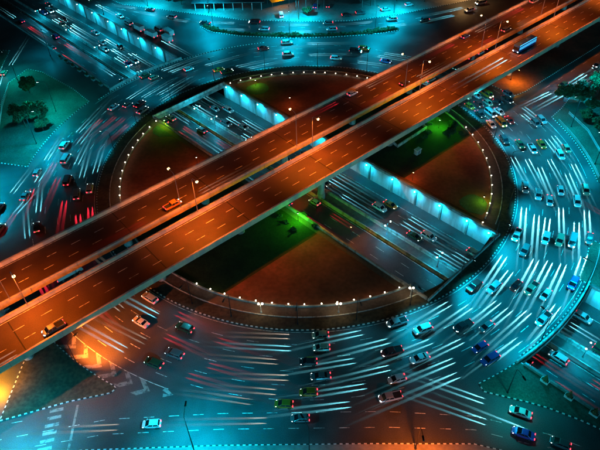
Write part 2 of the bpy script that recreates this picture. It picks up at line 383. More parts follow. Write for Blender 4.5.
# ---------------------------------------------------------------- retaining walls of the underpass
def retaining_wall(u0, u1, side, label):
    v = VN if side > 0 else VS
    t = tag(empty('retaining_wall', (*U((u0+u1)/2, v), 0)), label, 'wall'); inv = Matrix.Translation((-t.location.x,-t.location.y,0))
    def ad(b, n, m):
        o = b.build(n, m, t); o.data.transform(inv); return o
    d = side
    ad(MB().hexa([(*U(u0,v),ZT-.3),(*U(u1,v),ZT-.3),(*U(u1,v+d*.4),ZT-.3),(*U(u0,v+d*.4),ZT-.3)][::d], [(*U(u0,v),-.02),(*U(u1,v),-.02),(*U(u1,v+d*.4),-.02),(*U(u0,v+d*.4),-.02)][::d]), 'backing', 'concrete_dark')
    ad(MB().hexa([(*U(u0,v-d*.12),-.02),(*U(u1,v-d*.12),-.02),(*U(u1,v+d*.36),-.02),(*U(u0,v+d*.36),-.02)][::d], [(*U(u0,v-d*.12),.75),(*U(u1,v-d*.12),.75),(*U(u1,v+d*.3),.75),(*U(u0,v+d*.3),.75)][::d]), 'parapet', 'concrete')
    n = max(1, round((u1-u0)/9.4)); L = (u1-u0)/n
    rail = MB()
    for k in range(n+1):
        ad(MB().box(*U(u0+k*L, v-d*.2), ZT, .55, .5, -ZT-.05, AU), 'pilaster', 'concrete')
    for k in range(n):
        c = u0+(k+.5)*L; wq = L/2-.45
        b = MB().hexa([(*U(c-wq,v-d*(.1+rnd.uniform(0,.02))),ZT+.02),(*U(c+wq,v-d*.1),ZT+.02),(*U(c+wq,v-d*-.02),ZT+.02),(*U(c-wq,v-d*-.02),ZT+.02)][::d], [(*U(c-wq,v-d*.1),-.1),(*U(c+wq,v-d*.1),-.1),(*U(c+wq,v+d*.02),-.1),(*U(c-wq,v+d*.02),-.1)][::d])
        ad(b, 'wall_panel', 'panel')
    for k in range(int((u1-u0)/3)+1): rail.box(*U(min(u1-.1,u0+k*3+.1), v+d*.08), .75, .07, .07, .5, AU)
    for z in (1.0, 1.22): rail.tube([(*U(u0,v+d*.08),z),(*U(u1,v+d*.08),z)], .035, 6)
    ad(rail, 'handrail', 'metal'); return t
oe = 89.0
retaining_wall(-58.2, 61.2, 1, 'pale panelled retaining wall facing the camera across the middle of the underpass')
retaining_wall(UA, -oe, 1, 'retaining wall below the parked trucks at upper left')
retaining_wall(88.2, UB, 1, 'retaining wall on the far side of the underpass at lower right')
retaining_wall(-58.2, 61.2, -1, 'near retaining wall of the underpass inside the roundabout, seen from above')
retaining_wall(UA, -oe, -1, 'near retaining wall of the underpass with the planter row at upper left')
retaining_wall(88.2, UB, -1, 'near retaining wall of the underpass with white planters at lower right')
# central median barriers of the underpass
for v, lb in ((-4.3, 'long pale concrete barrier along the near carriageway of the underpass'), (-.3, 'long concrete barrier along the far carriageway of the underpass')):
    g = MB()
    u = UA
    while u < UB-6:
        l = 5.96; pr = [(-.42,0),(-.42,.12),(-.2,.4),(-.14,1.05),(.14,1.05),(.2,.4),(.42,.12),(.42,0)]
        a = [(*U(u,v+p[0]),ZT+p[1]) for p in pr]; b = [(*U(u+l,v+p[0]),ZT+p[1]) for p in pr]
        for i in range(7): g.poly([a[i],b[i],b[i+1],a[i+1]])
        g.poly(a[::-1]); g.poly(b); u += 6
    o = g.build('median_barrier', 'concrete_pale'); tag(o, lb, 'barrier')
med = tag(MB().prism([U(UA,-4.0),U(UB,-4.0),U(UB,-.6),U(UA,-.6)], ZT-.05, ZT+.18).build('underpass_median', 'concrete_dark'), kind='structure')

# ---------------------------------------------------------------- roundabout bridges over the underpass
def bridge(sgn, label):
    ui = -58.5 if sgn < 0 else 61.5
    t = tag(empty('road_bridge', (*U(sgn*74, -2), 0)), label, 'bridge'); inv = Matrix.Translation((-t.location.x,-t.location.y,0))
    def ad(b, n, m): o = b.build(n, m, t); o.data.transform(inv); return o
    ad(MB().prism(inner_end(sgn), -1.35, -.012), 'deck_slab', 'concrete')
    ad(MB().ribbon([U(ui+sgn*.25,VS-.3),U(ui+sgn*.25,VN+.3)], .4, 0, h=1.0), 'inner_parapet', 'concrete_pale')
    n = 16; p = []
    for k in range(n+1):
        v = VS-1+(VN-VS+2)*k/n; p.append(U(sgn*math.sqrt(88.7**2-v*v), v))
    ad(MB().ribbon(p, .4, 0, h=.95), 'outer_parapet', 'concrete_pale')
    k_ = MB()
    o = empty('tmp'); bpy.data.objects.remove(o)
    g = MB(); q = offs(p, .9*sgn if sgn < 0 else -.9*sgn)
    for v in (-11, -2, 7):
        for u in (sgn*66, sgn*80): 
            if v == -2: ad(MB().box(*U(u, v), ZT, 1.2, 1.6, -ZT-1.36, AU), 'pier', 'concrete')
    for u in (ui+sgn*2, ui+sgn*8, ui+sgn*14, ui+sgn*20): ad(MB().prism([U(u-.4,VS),U(u+.4,VS),U(u+.4,VN),U(u-.4,VN)], -2.1, -1.36), 'girder', 'concrete')
    return t
bridge(-1, 'curved road bridge carrying the roundabout over the underpass at upper left')
bridge(1, 'curved road bridge carrying the roundabout over the underpass at lower right')
kerb(arc(87.9, -57.5, -37, 1), ground); kerb(arc(87.9, 124, 151, 1), ground); kerb(arc(88, 100, 124, 1), ground)

# ---------------------------------------------------------------- the two flyover decks
ZD = 8.0
def flyover(v0, v1, label, piers):
    t = tag(empty('flyover', (*F(0,(v0+v1)/2), 0)), label, 'flyover'); inv = Matrix.Translation((-t.location.x,-t.location.y,0))
    def ad(b, n, m, p=None): o = b.build(n, m, p or t); o.data.transform(inv); return o
    a, b = -280, 430; vc = (v0+v1)/2
    # box girder section swept along
    pr = [(v0,ZD-.02),(v0,ZD-.75),(v0+1.6,ZD-1.0),(v0+3.6,ZD-2.1),(v1-3.6,ZD-2.1),(v1-1.6,ZD-1.0),(v1,ZD-.75),(v1,ZD-.02)]
    g = MB(); A_ = [(*F(a,p[0]),p[1]) for p in pr]; B2 = [(*F(b,p[0]),p[1]) for p in pr]
    for i in range(7): g.poly([A_[i],A_[i+1],B2[i+1],B2[i]])
    g.poly(A_); g.poly(B2[::-1])
    ad(g, 'box_girder', 'concrete')
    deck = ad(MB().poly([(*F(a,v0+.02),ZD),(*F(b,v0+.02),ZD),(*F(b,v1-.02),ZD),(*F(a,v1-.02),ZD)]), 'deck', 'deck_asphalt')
    for v, s in ((v0,1),(v1,-1)):
        g = MB(); pr2 = [(v-s*.06,ZD-.85),(v-s*.06,ZD+.98),(v+s*.26,ZD+.98),(v+s*.32,ZD+.4),(v+s*.5,ZD+.005)]
        u = a
        while u < b:
            l = 11.94; P0 = [(*F(u,p[0]),p[1]) for p in pr2]; P1 = [(*F(u+l,p[0]),p[1]) for p in pr2]
            for i in range(4): g.poly([P0[i],P1[i],P1[i+1],P0[i+1]] if s > 0 else [P0[i+1],P1[i+1],P1[i],P0[i]])
            g.poly(P0); g.poly(P1[::-1]); u += 12
        par = ad(g, 'parapet', 'parapet')
        rl = MB().tube([(*F(a,v+s*.1),ZD+1.25),(*F(b,v+s*.1),ZD+1.25)], .06, 6)
        for k in range(int((b-a)/4)): rl.box(*F(a+k*4+1, v+s*.1), ZD+.97, .1, .1, .28, AF)
        ad(rl, 'parapet_rail', 'metal', par)
    g = MB()
    for v in (v0+.95, v1-.95): g.ribbon([F(a,v),F(b,v)], .15, ZD+.004)
    x = ad(g, 'edge_line', 'paint', deck); x['kind'] = 'stuff'
    g = MB()
    for v in (v0+4.55, v0+8.25):
        u = a+rnd.uniform(0,6)
        while u < b: g.ribbon([F(u,v),F(u+2.6,v)], .15, ZD+.004); u += 6.6
    x = ad(g, 'lane_marking', 'paint', deck); x['kind'] = 'stuff'
    for u in piers:
        ad(MB().ribbon([F(u,v0+.5),F(u,v1-.5)], .28, ZD+.003), 'expansion_joint', 'rubber', deck)
        x, y = F(u, vc)
        base = ZT+.1 if abs(-x*math.sin(AU)+y*math.cos(AU)+2) < 14 else 0
        g = MB().lathe([(1.25,0),(1.25,2.0),(1.05,2.1),(1.05,ZD-3.6-base),(1.9,ZD-2.4-base)], x, y, base, 18)
        g.box(x, y, ZD-2.75, 2.0, v1-v0-5.0, .66, AF)
        ad(g, 'pier', 'concrete')
    return t
PIERS = [-230,-195,-160,-128,-96,-60,-34,-2.8,28,58,96,130,165,200,235,270,305]
flyover(0, 13.2, 'far flyover deck glowing orange, running parallel behind the nearer one', PIERS)
flyover(-17.2, -4.3, 'near flyover deck glowing orange with a blue-grey outer face', PIERS)

# ---------------------------------------------------------------- flyover lamps
def flyover_lamp():
    t = empty('flyover_lamp'); 
    MB().tube([(0,0,0),(0,0,4),(0,0,11.2)], [.13,.11,.07], 10).tube([(0,0,11.1),(.5,0,11.7),(2.2,0,11.95)], .05, 8).box(0,0,0,.5,.4,.12).build('pole', 'metal', t)
    MB().hexa([(2.0,-.2,11.82),(3.0,-.16,11.86),(3.0,.16,11.86),(2.0,.2,11.82)], [(2.0,-.15,12.02),(2.9,-.1,12.0),(2.9,.1,12.0),(2.0,.15,12.02)]).build('lamp_head', 'metal', t)
    MB().lathe([(.04,-.28),(.3,-.17),(.36,0),(.3,.14)], 2.55, 0, 11.84, 12).build('lamp_glass', 'sodium', t)
    add_light('lamp_light', FLY, t, (2.55,0,11.6))
    return t
FLY = lamp_data('flyover_lamp', 'SPOT', (1.0,.17,.010), 47000, .3, 138, .5)
FLY_FAR = lamp_data('flyover_lamp_far', 'SPOT', (1.0,.17,.010), 21000, .3, 138, .5)
proto = flyover_lamp(); first = True
spots = [-180,-136,-92,-44.2,-2,48,92,133,178,224,270]
for d, nm in ((-1,'near'),(1,'far')):
    for i, u in enumerate(spots):
        o = proto if first else copy_tree(proto); first = False
        uu = u+(1.4 if d < 0 else -1.0)
        o.location = (*F(uu, .14 if d > 0 else -4.44), ZD+.98); o.rotation_euler = (0,0,AF+d*math.pi/2)
        if d > 0:
            for ch in o.children:
                if ch.type == 'LIGHT': ch.data = FLY_FAR
        tag(o, 'orange flyover lamp on the inner parapet of the %s deck, %s from the left end' % (nm, od(i+1)), 'street lamp', 'flyover lamps')

# ---------------------------------------------------------------- street lamps around the roundabout
def street_lamp(h, double, glass):
    t = empty('street_lamp')
    p = MB().lathe([(.22,0),(.22,.5),(.14,.55)], n=10); p.tube([(0,0,.5),(0,0,h*.6),(0,0,h)], [.12,.09,.06], 10)
    p.tube([(0,0,h-.1),(.6,0,h+.35),(2.1,0,h+.5)], .045, 8)
    if double: p.tube([(0,0,h-.1),(-.6,0,h+.35),(-2.1,0,h+.5)], .045, 8)
    p.build('pole', 'dark_metal', t)
    for s in ((1,-1) if double else (1,)):
        hd = MB().hexa([(s*2.0,-.22,h+.4),(s*3.1,-.18,h+.46),(s*3.1,.18,h+.46),(s*2.0,.22,h+.4)][::s], [(s*2.0,-.14,h+.62),(s*3.0,-.1,h+.6),(s*3.0,.1,h+.6),(s*2.0,.14,h+.62)][::s]).build('lamp_head', 'dark_metal', t)
        MB().box(s*2.6, 0, h+.36, .7, .26, .06).build('lamp_glass', glass, hd)
    return t
LP = {}
def lamp(x, y, rz, label, h=12, double=False, col=CYAN, e=9000, reach=2.6, tilt=0, cone=150):
    glass = 'cool_lamp' if col in (CYAN, TEAL) else 'sodium'
    key = (h, double, glass)
    if key not in LP: o = LP[key] = street_lamp(h, double, glass)
    else:
        o = empty('street_lamp')
        for ch in LP[key].children:
            if ch.type == 'MESH': copy_tree(ch, o)
    o.location = (x, y, .1); o.rotation_euler = (0,0,R(rz)); tag(o, label, 'street lamp', 'street lamps beside the roads')
    k2 = (col, e, cone)
    if k2 not in LD: LD[k2] = lamp_data('street_lamp', 'SPOT', col, e, .3, cone, .7)
    add_light('lamp_light', LD[k2], o, (reach,0,h+.3), (0,-R(tilt),0))
    return o
LD = {}
lamp(-24.8,-94.6, 88, 'dark street lamp at the bottom edge left of centre, over a cyan pool of light', h=14, e=50160)
lamp(-1.5,-97.5, 118, 'dark street lamp standing out at the bottom centre of the picture', h=14, e=900)
lamp(-62,-96.8, 75, 'street lamp on the pavement at the bottom left corner', h=12, e=50160)
lamp(20,-95.3, -90, 'sodium street lamp on the south pavement, right of bottom centre', h=9, col=SODIUM, e=16000)
lamp(42,-83.2, -75, 'street lamp on the green island above the white car', h=9, col=TEAL, e=3500)
lamp(80,-40, 160, 'street lamp on the small grass island at the right edge', h=12, e=18000)
lamp(91.5,-4, 185, 'street lamp on the eastern tree island, lower of two', h=12, e=19000)
lamp(91.5,17, 200, 'street lamp on the eastern tree island, upper of two', h=12, e=19000)
lamp(-4.2,91.6, -90, 'double-armed dark street lamp in the hedge median at top centre', h=12, double=True, e=44000)
lamp(33,93.4, -80, 'street lamp in the hedge median right of top centre', h=12, e=36000)
lamp(-38,99.6, -110, 'street lamp at the left tip of the hedge median', h=12, e=36000)
lamp(0,108.5, -90, 'bright street lamp on the north pavement behind the double-armed lamp', h=10, e=44000)
lamp(44,113, -100, 'street lamp on the north pavement beside the parked cars', h=10, e=44000)
lamp(-42,118, -90, 'street lamp on the north pavement before the market hall', h=10, e=36000)
lamp(80,127, -110, 'street lamp on the north pavement above the flyover at top right', h=10, col=WARM, e=7000)
lamp(-72,128, -60, 'street lamp on the north pavement above the parked trucks', h=10, e=32000)
lamp(-91,16, 10, 'street lamp on the dark western island', h=12, e=29920)
lamp(-90,36, -170, 'street lamp on the western island facing the loop road', h=12, col=TEAL, e=20400)
lamp(-103,-10, 20, 'street lamp at the left edge beside the western slip road', h=12, e=48960)
lamp(-112,60, 150, 'street lamp on the western island near the upper left loop', h=11, col=TEAL, e=13600)
lamp(-73,-80, 60, 'amber street lamp below the flyover at lower left', h=4.6, col=AMBER, e=18000)
lamp(-54.3,-72.8, 55, 'sodium street lamp by the chevrons at lower left', h=8, col=SODIUM, e=46000, tilt=34, cone=105)
lamp(*F(93,-14), -60, 'amber street lamp under the flyover edge at upper right', h=5, col=AMBER, e=6000)
lamp(104,34, 120, 'street lamp on the slip road at upper right', h=11, e=16000)
lamp(*U(-150,VN+2), 30, 'street lamp above the far wall at upper left', h=10, e=28000)
lamp(*U(-130,VS-3.2), 120, 'street lamp beside the planter row at upper left', h=10, e=5000)

for i, (a, e) in enumerate(((-108,150),(-93,200),(-80,500),(-67,5000),(-52,8000),(-37,9000),(-22,9000),(-7,9000),(8,8000),(24,6000),(66,3000),(84,4500),(103,4500),(122,3500),(140,2500),(157,2200),(172,2200),(-118,400))):
    x, y = Pl(63.3, a)
    lamp(x, y, a, 'slim street lamp on the island verge facing the road, %s counter-clockwise from lower left' % od(i+2 if i < 17 else 1), h=8.5, e=e*2.6, tilt=38, cone=112)
for i, (r_, a, e) in enumerate(((88.3,-39,16000),(88.3,-53,16000),(88.3,137,4000))):  # the lower right parapet lamps are added to brighten the dark road
    lamp(*Pl(r_, a), a+180, ['street lamp on the right end of the lower right bridge parapet','street lamp on the left end of the lower right bridge parapet','street lamp on the upper left bridge parapet','street lamp at the tip of the green island at lower right'][i], h=10, e=e)
# ---------------------------------------------------------------- wall lamps, rim globes, garden lamps
WL = lamp_data('wall_lamp', 'SPOT', CYAN, 2300, .12, 144, .9)
def wall_lamp():
    t = empty('wall_lamp')
    MB().box(0,0,-.3,.16,.1,.9).tube([(0,-.04,.5),(0,-.3,.75),(0,-1.55,.75)], .035, 6).build('bracket', 'metal', t)
    MB().lathe([(.03,-.16),(.17,-.1),(.2,.02),(.1,.12)], 0, -1.6, .68, 10).build('lamp_glass', 'cool_lamp', t)
    add_light('lamp_light', WL, t, (0,-1.6,.45), (R(26),0,0)); return t
wl = wall_lamp(); first = True
for i, u in enumerate([-55,-46,-37,-27,-16,-6,4,15,25.4,34,43,52.4,59.5]):
    o = wl if first else copy_tree(wl); first = False
    o.location = (*U(u, VN-.13), .3); o.rotation_euler = (0,0,AU)
    tag(o, 'small white wall lamp on the pale underpass wall inside the roundabout, %s from the left' % od(i+1), 'wall lamp', 'underpass wall lamps')
for i, u in enumerate([-196,-182,-168,-154,-140,-128.5,-115,-102]):
    o = copy_tree(wl); o.location = (*U(u, VN-.13), .3); o.rotation_euler = (0,0,AU)
    tag(o, 'small white wall lamp below the trucks at upper left, %s from the bridge' % od(8-i), 'wall lamp', 'underpass wall lamps')
for i, u in enumerate([92,101,112]):
    o = copy_tree(wl); o.location = (*U(u, VN-.13), .3); o.rotation_euler = (0,0,AU)
    tag(o, 'small white wall lamp on the underpass wall at lower right, %s from the bridge' % od(i+1), 'wall lamp', 'underpass wall lamps')
def underpass_lamp(h=4.6):
    t = empty('underpass_lamp')
    MB().lathe([(.2,0),(.2,.4),(.1,.45),(.07,h)], n=10).tube([(0,-1.2,h),(0,1.2,h)], .05, 6).build('pole', 'metal', t)
    for s in (-1,1): MB().lathe([(.03,-.18),(.2,-.1),(.22,.03),(.1,.13)], 0, s*1.2, h-.05, 10).build('lamp_glass', 'cool_lamp', t)
    add_light('lamp_light', UL, t, (0,0,h-.4)); return t
UL = lamp_data('underpass_lamp', 'POINT', CYAN, 2600, .2)
ul = underpass_lamp(); first = True
for i, u in enumerate([-54,-44,-25,36,54,96,112,-100,-125,-150,-180]):
    o = ul if first else copy_tree(ul); first = False
    o.location = (*U(u,-2.2), ZT+.18); o.rotation_euler = (0,0,AU)
    where = 'between roundabout bridge and flyover' if -60 < u < 0 else 'right of the flyover' if u < 60 and u > 0 else 'beyond the lower right bridge' if u > 60 else 'beyond the upper left bridge'
    tag(o, 'twin-headed lamp on the underpass median %s, %s from the left' % (where, od(1+sum(1 for q in [-54,-44,-25,36,54,96,112,-100,-125,-150,-180] if (q < u and ((-60<q<0)==(-60<u<0)) and ((0<q<60)==(0<u<60)) and ((q>60)==(u>60)))))), 'lamp', 'underpass median lamps')
GL = lamp_data('globe_lamp', 'POINT', (1.0,.5,.2), 13, .14)
def globe():
    t = empty('globe_lamp')
    MB().lathe([(.09,0),(.06,.06),(.05,.38)], n=8).build('stem', 'dark_metal', t)
    MB().lathe([(.03,0),(.13,.07),(.175,.18),(.13,.29),(.03,.36)], 0, 0, .36, 12).build('globe', 'globe', t, True)
    add_light('lamp_light', GL, t, (0,0,1.0)); return t
gl = globe(); first = True
step = math.degrees(4.1/58)
for sn, (a0, a1) in sectors.items():
    if sn == 'south': a0 = -120
    if sn == 'west': a1 = 198
    n = int((a1-a0)/step)
    for k in range(n+1):
        o = gl if first else copy_tree(gl); first = False
        a = a0+(a1-a0)*k/n+rnd.uniform(-.12,.12)
        o.location = (*Pl(58, a), .65); o.rotation_euler = (0,0,R(a))
        tag(o, 'warm white globe lamp on the rim wall of the %s island sector, %s counter-clockwise' % (sn, od(k+1)), 'globe lamp', 'globe lamps on the rim wall')
TL = lamp_data('twin_globe', 'POINT', (1.0,.75,.35), 220, .2)
def twin():
    t = empty('twin_globe_post')
    MB().lathe([(.25,0),(.22,.5),(.09,.6),(.07,3.1)], n=10).tube([(-.45,0,3.1),(0,0,2.9),(.45,0,3.1)], .05, 6).build('post', 'concrete_pale', t)
    for s in (-1,1): MB().lathe([(.05,0),(.2,.1),(.27,.27),(.2,.44),(.05,.54)], s*.45, 0, 3.08, 12).build('globe', 'globe', t, True)
    add_light('lamp_light', TL, t, (0,0,2.6)); return t
tw = twin(); first = True
for (x, y, lb) in ((-11.9,-57.6,'left of bottom centre'), (6.6,-58.2,'right of bottom centre'), (24.4,-54.0,'at its right end')):
    o = tw if first else copy_tree(tw); first = False
    o.location = (x*1.03, y*1.03, .1); tag(o, 'post with twin globes on the south rim of the island, '+lb, 'lamp post', 'twin globe posts')
def garden_lamp(x, y, h, col, e, label, glass='globe', z=.15):
    t = tag(empty('garden_lamp', (x,y,z)), label, 'garden lamp')
    MB().lathe([(.12,0),(.12,.3),(.05,.34),(.04,h)], n=8).lathe([(.3,0),(.34,.06),(.1,.25)], 0, 0, h+.25, 10).build('post', 'dark_metal', t)
    MB().lathe([(.08,0),(.2,.08),(.22,.24)], 0, 0, h, 10).build('lamp_glass', glass, t, True)
    d = lamp_data('garden_lamp', 'POINT', col, e, .2); add_light('lamp_light', d, t, (0,0,h-.25)); return t
for bx_, by_, br_ in ((-46.5,22.5,5.5), (49.5,-21.5,4.5), (-16.5,48,4.5)):  # green beds added on the plaza so the garden lamps' glow turns green
    r9 = random.Random(int(bx_)); pl = [(bx_+math.cos(k*.4488)*br_*r9.uniform(.8,1.1), by_+math.sin(k*.4488)*br_*r9.uniform(.8,1.1)) for k in range(14)]
    pl = [p if math.hypot(*p) < 57.4 else (p[0]*57.4/math.hypot(*p), p[1]*57.4/math.hypot(*p)) for p in pl]
    pl = clip(pl, -nU[0], -nU[1], -(VN+2.2)) if bx_*nU[0]+by_*nU[1] > 0 else clip(pl, nU[0], nU[1], VS-2.2)
    tag(MB().prism(pl, .15, .24).build('grass_bed', 'grass'), kind='structure')
GR = (.08, 1.0, .01); YG = (.45, .8, .0)
garden_lamp(-2.6,-26.6,3.0,GR,3200,'green-glowing garden lamp under the near flyover edge at centre','green_lamp')
garden_lamp(46.5,18.6,3.0,GR,3200,'green-glowing garden lamp among shrubs right of the flyover','green_lamp')
garden_lamp(-48.4,24.6,2.2,(.3,.9,.0),1100,'yellow-green garden lamp at the tip of the west island sector','green_lamp')
garden_lamp(52,-20.8,2.2,YG,700,'yellow-green garden lamp at the right tip of the east island sector')
garden_lamp(-17.5,50.6,2.2,(.35,.8,.0),700,'yellow-green garden lamp at the left tip of the north island sector')
garden_lamp(-34.4,0.8,3.4,SODIUM,420,'garden lamp on the brown plaza of the west island sector')
garden_lamp(-4.5,35.2,3.4,SODIUM,420,'garden lamp on the brown plaza of the north island sector')
garden_lamp(33,-9.5,3.0,SODIUM,420,'dim orange garden lamp on the brown plaza of the east sector','sodium')
garden_lamp(12,-33,3.2,AMBER,520,'dim amber garden lamp on the brown plaza of the south sector','sodium')
# ---------------------------------------------------------------- vehicles
BEAM = lamp_data('headlight_beam', 'SPOT', (.2,.86,1.0), 300000, .05, 7.0, .5)
BEAM_W = lamp_data('headlight_beam_warm', 'SPOT', (1.0,.86,.66), 100000, .05, 7.0, .5)
REDB = lamp_data('tail_light_glow', 'SPOT', (1.0,.02,.05), 42000, .06, 9, .6)
def wheel_mesh(r, wd):
    g = MB(); n = 14
    for (ra, y0, y1, mi) in ((r,-wd/2,wd/2,0),(r*.6,-wd/2-.012,wd/2+.012,1)):
        i = len(g.v)
        for y in (y0, y1):
            for j in range(n): a = 2*math.pi*j/n; g.v.append((ra*math.cos(a), y, ra*math.sin(a)))
        for j in range(n): g.f.append((i+j, i+(j+1)%n, i+n+(j+1)%n, i+n+j)); g.m.append(mi)
        g.f.append(tuple(i+j for j in range(n))); g.m.append(mi); g.f.append(tuple(i+2*n-1-j for j in range(n))); g.m.append(mi)
    return g.mesh('wheel', ['rubber','rim'])
WM = wheel_mesh(.33, .22); WB = wheel_mesh(.5, .3)
# type: length, width, [(x, z low, z top, half width factor)...], greenhouse (xb0, xb1, xt0, xt1, z0, z1, top inset), wheel xs, headlight z
TYPES = {
 'sedan': (4.6, 1.82, [(-2.3,.42,.78,.82),(-2.15,.3,.98,.94),(-1.55,.26,1.03,1),(-.5,.24,.97,1),(.9,.24,.95,1),(1.6,.26,.86,.98),(2.1,.3,.74,.92),(2.3,.4,.62,.8)], (-1.65,1.25,-.85,.35,.96,1.44,.2), (-1.38,1.4), .66),
 'hatchback': (4.0, 1.74, [(-2.0,.42,.85,.85),(-1.88,.3,1.02,.95),(-.5,.24,.98,1),(.8,.24,.96,1),(1.4,.26,.88,.98),(1.85,.3,.76,.92),(2.0,.4,.62,.8)], (-1.86,1.2,-1.45,.3,.97,1.5,.19), (-1.25,1.25), .68),
 'off_road_car': (4.7, 1.9, [(-2.35,.5,.95,.88),(-2.2,.36,1.12,.96),(-.5,.32,1.1,1),(1.0,.32,1.08,1),(1.7,.34,1.02,.98),(2.2,.38,.9,.93),(2.35,.5,.72,.84)], (-2.18,1.3,-1.85,.55,1.09,1.76,.17), (-1.42,1.45), .82),
 'pickup': (5.2, 1.86, [(-2.6,.5,.95,.95),(-2.5,.4,1.02,.98),(-1.0,.36,1.02,1),(.4,.34,1.02,1),(1.5,.34,1.04,1),(2.2,.36,.96,.96),(2.5,.4,.84,.9),(2.6,.5,.7,.82)], (-.75,1.75,-.5,1.05,1.03,1.72,.16), (-1.6,1.65), .82),
 'van': (5.1, 1.92, [(-2.55,.5,1.0,.94),(-2.45,.36,1.2,.98),(0,.3,1.2,1),(1.7,.3,1.18,1),(2.2,.34,1.02,.96),(2.55,.45,.72,.86)], (-2.46,2.0,-2.36,1.35,1.19,2.05,.14), (-1.6,1.65), .84)}
def spot_rot(down, back=False, yaw=0): return (0, -R(90-down) if not back else R(90-down), R(yaw))
def vehicle(kind, beam=None, red=False, yaw=0):
    L, W_, st, gh, wx, hz = TYPES[kind]; hw = W_/2
    t = empty(kind)
    g = MB(); rings = []
    for (x, zl, zt, f) in st:
        y = hw*f
        rings.append([(x,-y*.86,zl),(x,-y,zl+.16),(x,-y*.99,zt-.16),(x,-y*.88,zt),(x,y*.88,zt),(x,y*.99,zt-.16),(x,y,zl+.16),(x,y*.86,zl)])
    i = 0
    for r in rings: g.v += r
    n = 8
    for k in range(len(rings)-1):
        for j in range(n): g.f.append((k*n+j, k*n+(j+1)%n, (k+1)*n+(j+1)%n, (k+1)*n+j)); g.m.append(0)
    g.f.append(tuple(range(n-1,-1,-1))); g.m.append(0); g.f.append(tuple((len(rings)-1)*n+j for j in range(n))); g.m.append(0)
    if kind == 'pickup':      # open load bed
        g.box(-1.6,0,1.0,1.75,1.5,.03,mi=1)
        for s in (-1,1): g.box(-1.65,s*.85,1.0,1.85,.09,.16)
        g.box(-2.52,0,1.0,.08,1.6,.16)
    body = g.build('body', ['car','rubber'], t)
    xb0, xb1, xt0, xt1, z0, z1, ins = gh
    b = [(xb0,-hw*.9,z0-.04),(xb1,-hw*.88,z0-.04),(xb1,hw*.88,z0-.04),(xb0,hw*.9,z0-.04)]; T = [(xt0,-hw+ins,z1-.03),(xt1,-hw+ins,z1-.03),(xt1,hw-ins,z1-.03),(xt0,hw-ins,z1-.03)]
    MB().hexa(b, T).build('windows', 'glass', t)
    rf = MB().hexa([(xt0-.06,-hw+ins-.02,z1-.035),(xt1+.05,-hw+ins-.02,z1-.035),(xt1+.05,hw-ins+.02,z1-.035),(xt0-.06,hw-ins+.02,z1-.035)], [(xt0+.1,-hw+ins+.1,z1+.03),(xt1-.12,-hw+ins+.1,z1+.03),(xt1-.12,hw-ins-.1,z1+.03),(xt0+.1,hw-ins-.1,z1+.03)])
    for p, q in ((b[0],T[0]),(b[1],T[1]),(b[2],T[2]),(b[3],T[3])): rf.tube([p,q], .055, 5)
    m = ((xb0+xb1)/2, (xt0+xt1)/2)
    for s in (-1,1): rf.tube([(m[0],s*hw*.9,z0-.04),(m[1],s*(hw-ins+.01),z1-.03)], .05, 5)
    rf.build('roof', 'car', t)
    for s in (-1,1):
        MB().hexa([(xb1-.35,s*hw*.95,z0+.0),(xb1-.2,s*hw*.95,z0),(xb1-.2,s*(hw+.17),z0+.02),(xb1-.35,s*(hw+.17),z0+.02)][::s], [(xb1-.35,s*hw*.95,z0+.14),(xb1-.2,s*hw*.95,z0+.14),(xb1-.2,s*(hw+.17),z0+.15),(xb1-.35,s*(hw+.17),z0+.15)][::s]).build('wing_mirror', 'car', t)
        for x in wx: o = obj('wheel', WM, t); o.location = (x, s*(hw-.1), .33)
        xf = L/2+(.1 if kind == 'van' else .0)
        hl = MB().hexa([(xf-.32,s*hw*.5,hz-.08),(xf-.1,s*hw*.5,hz-.1),(xf-.22,s*hw*.84,hz-.08),(xf-.4,s*hw*.88,hz-.06)][::s], [(xf-.36,s*hw*.5,hz+.1),(xf-.14,s*hw*.5,hz+.05),(xf-.28,s*hw*.85,hz+.1),(xf-.46,s*hw*.9,hz+.12)][::s]).build('headlight', 'head' if beam else 'white', t)
        if beam: add_light('headlight_beam', beam, hl, (xf+.05, s*hw*.72, hz), spot_rot(4.4, False, yaw)).scale = (1,.42,1)
        tl = MB().box(-L/2+.02, s*hw*.66, hz+.12, .14, .36, .17).build('tail_light', 'tail', t)
        if red: add_light('tail_light_glow', REDB, tl, (-L/2-.06, s*hw*.66, hz+.2), spot_rot(5.6, True, -yaw)).scale = (1,.5,1)
    return t
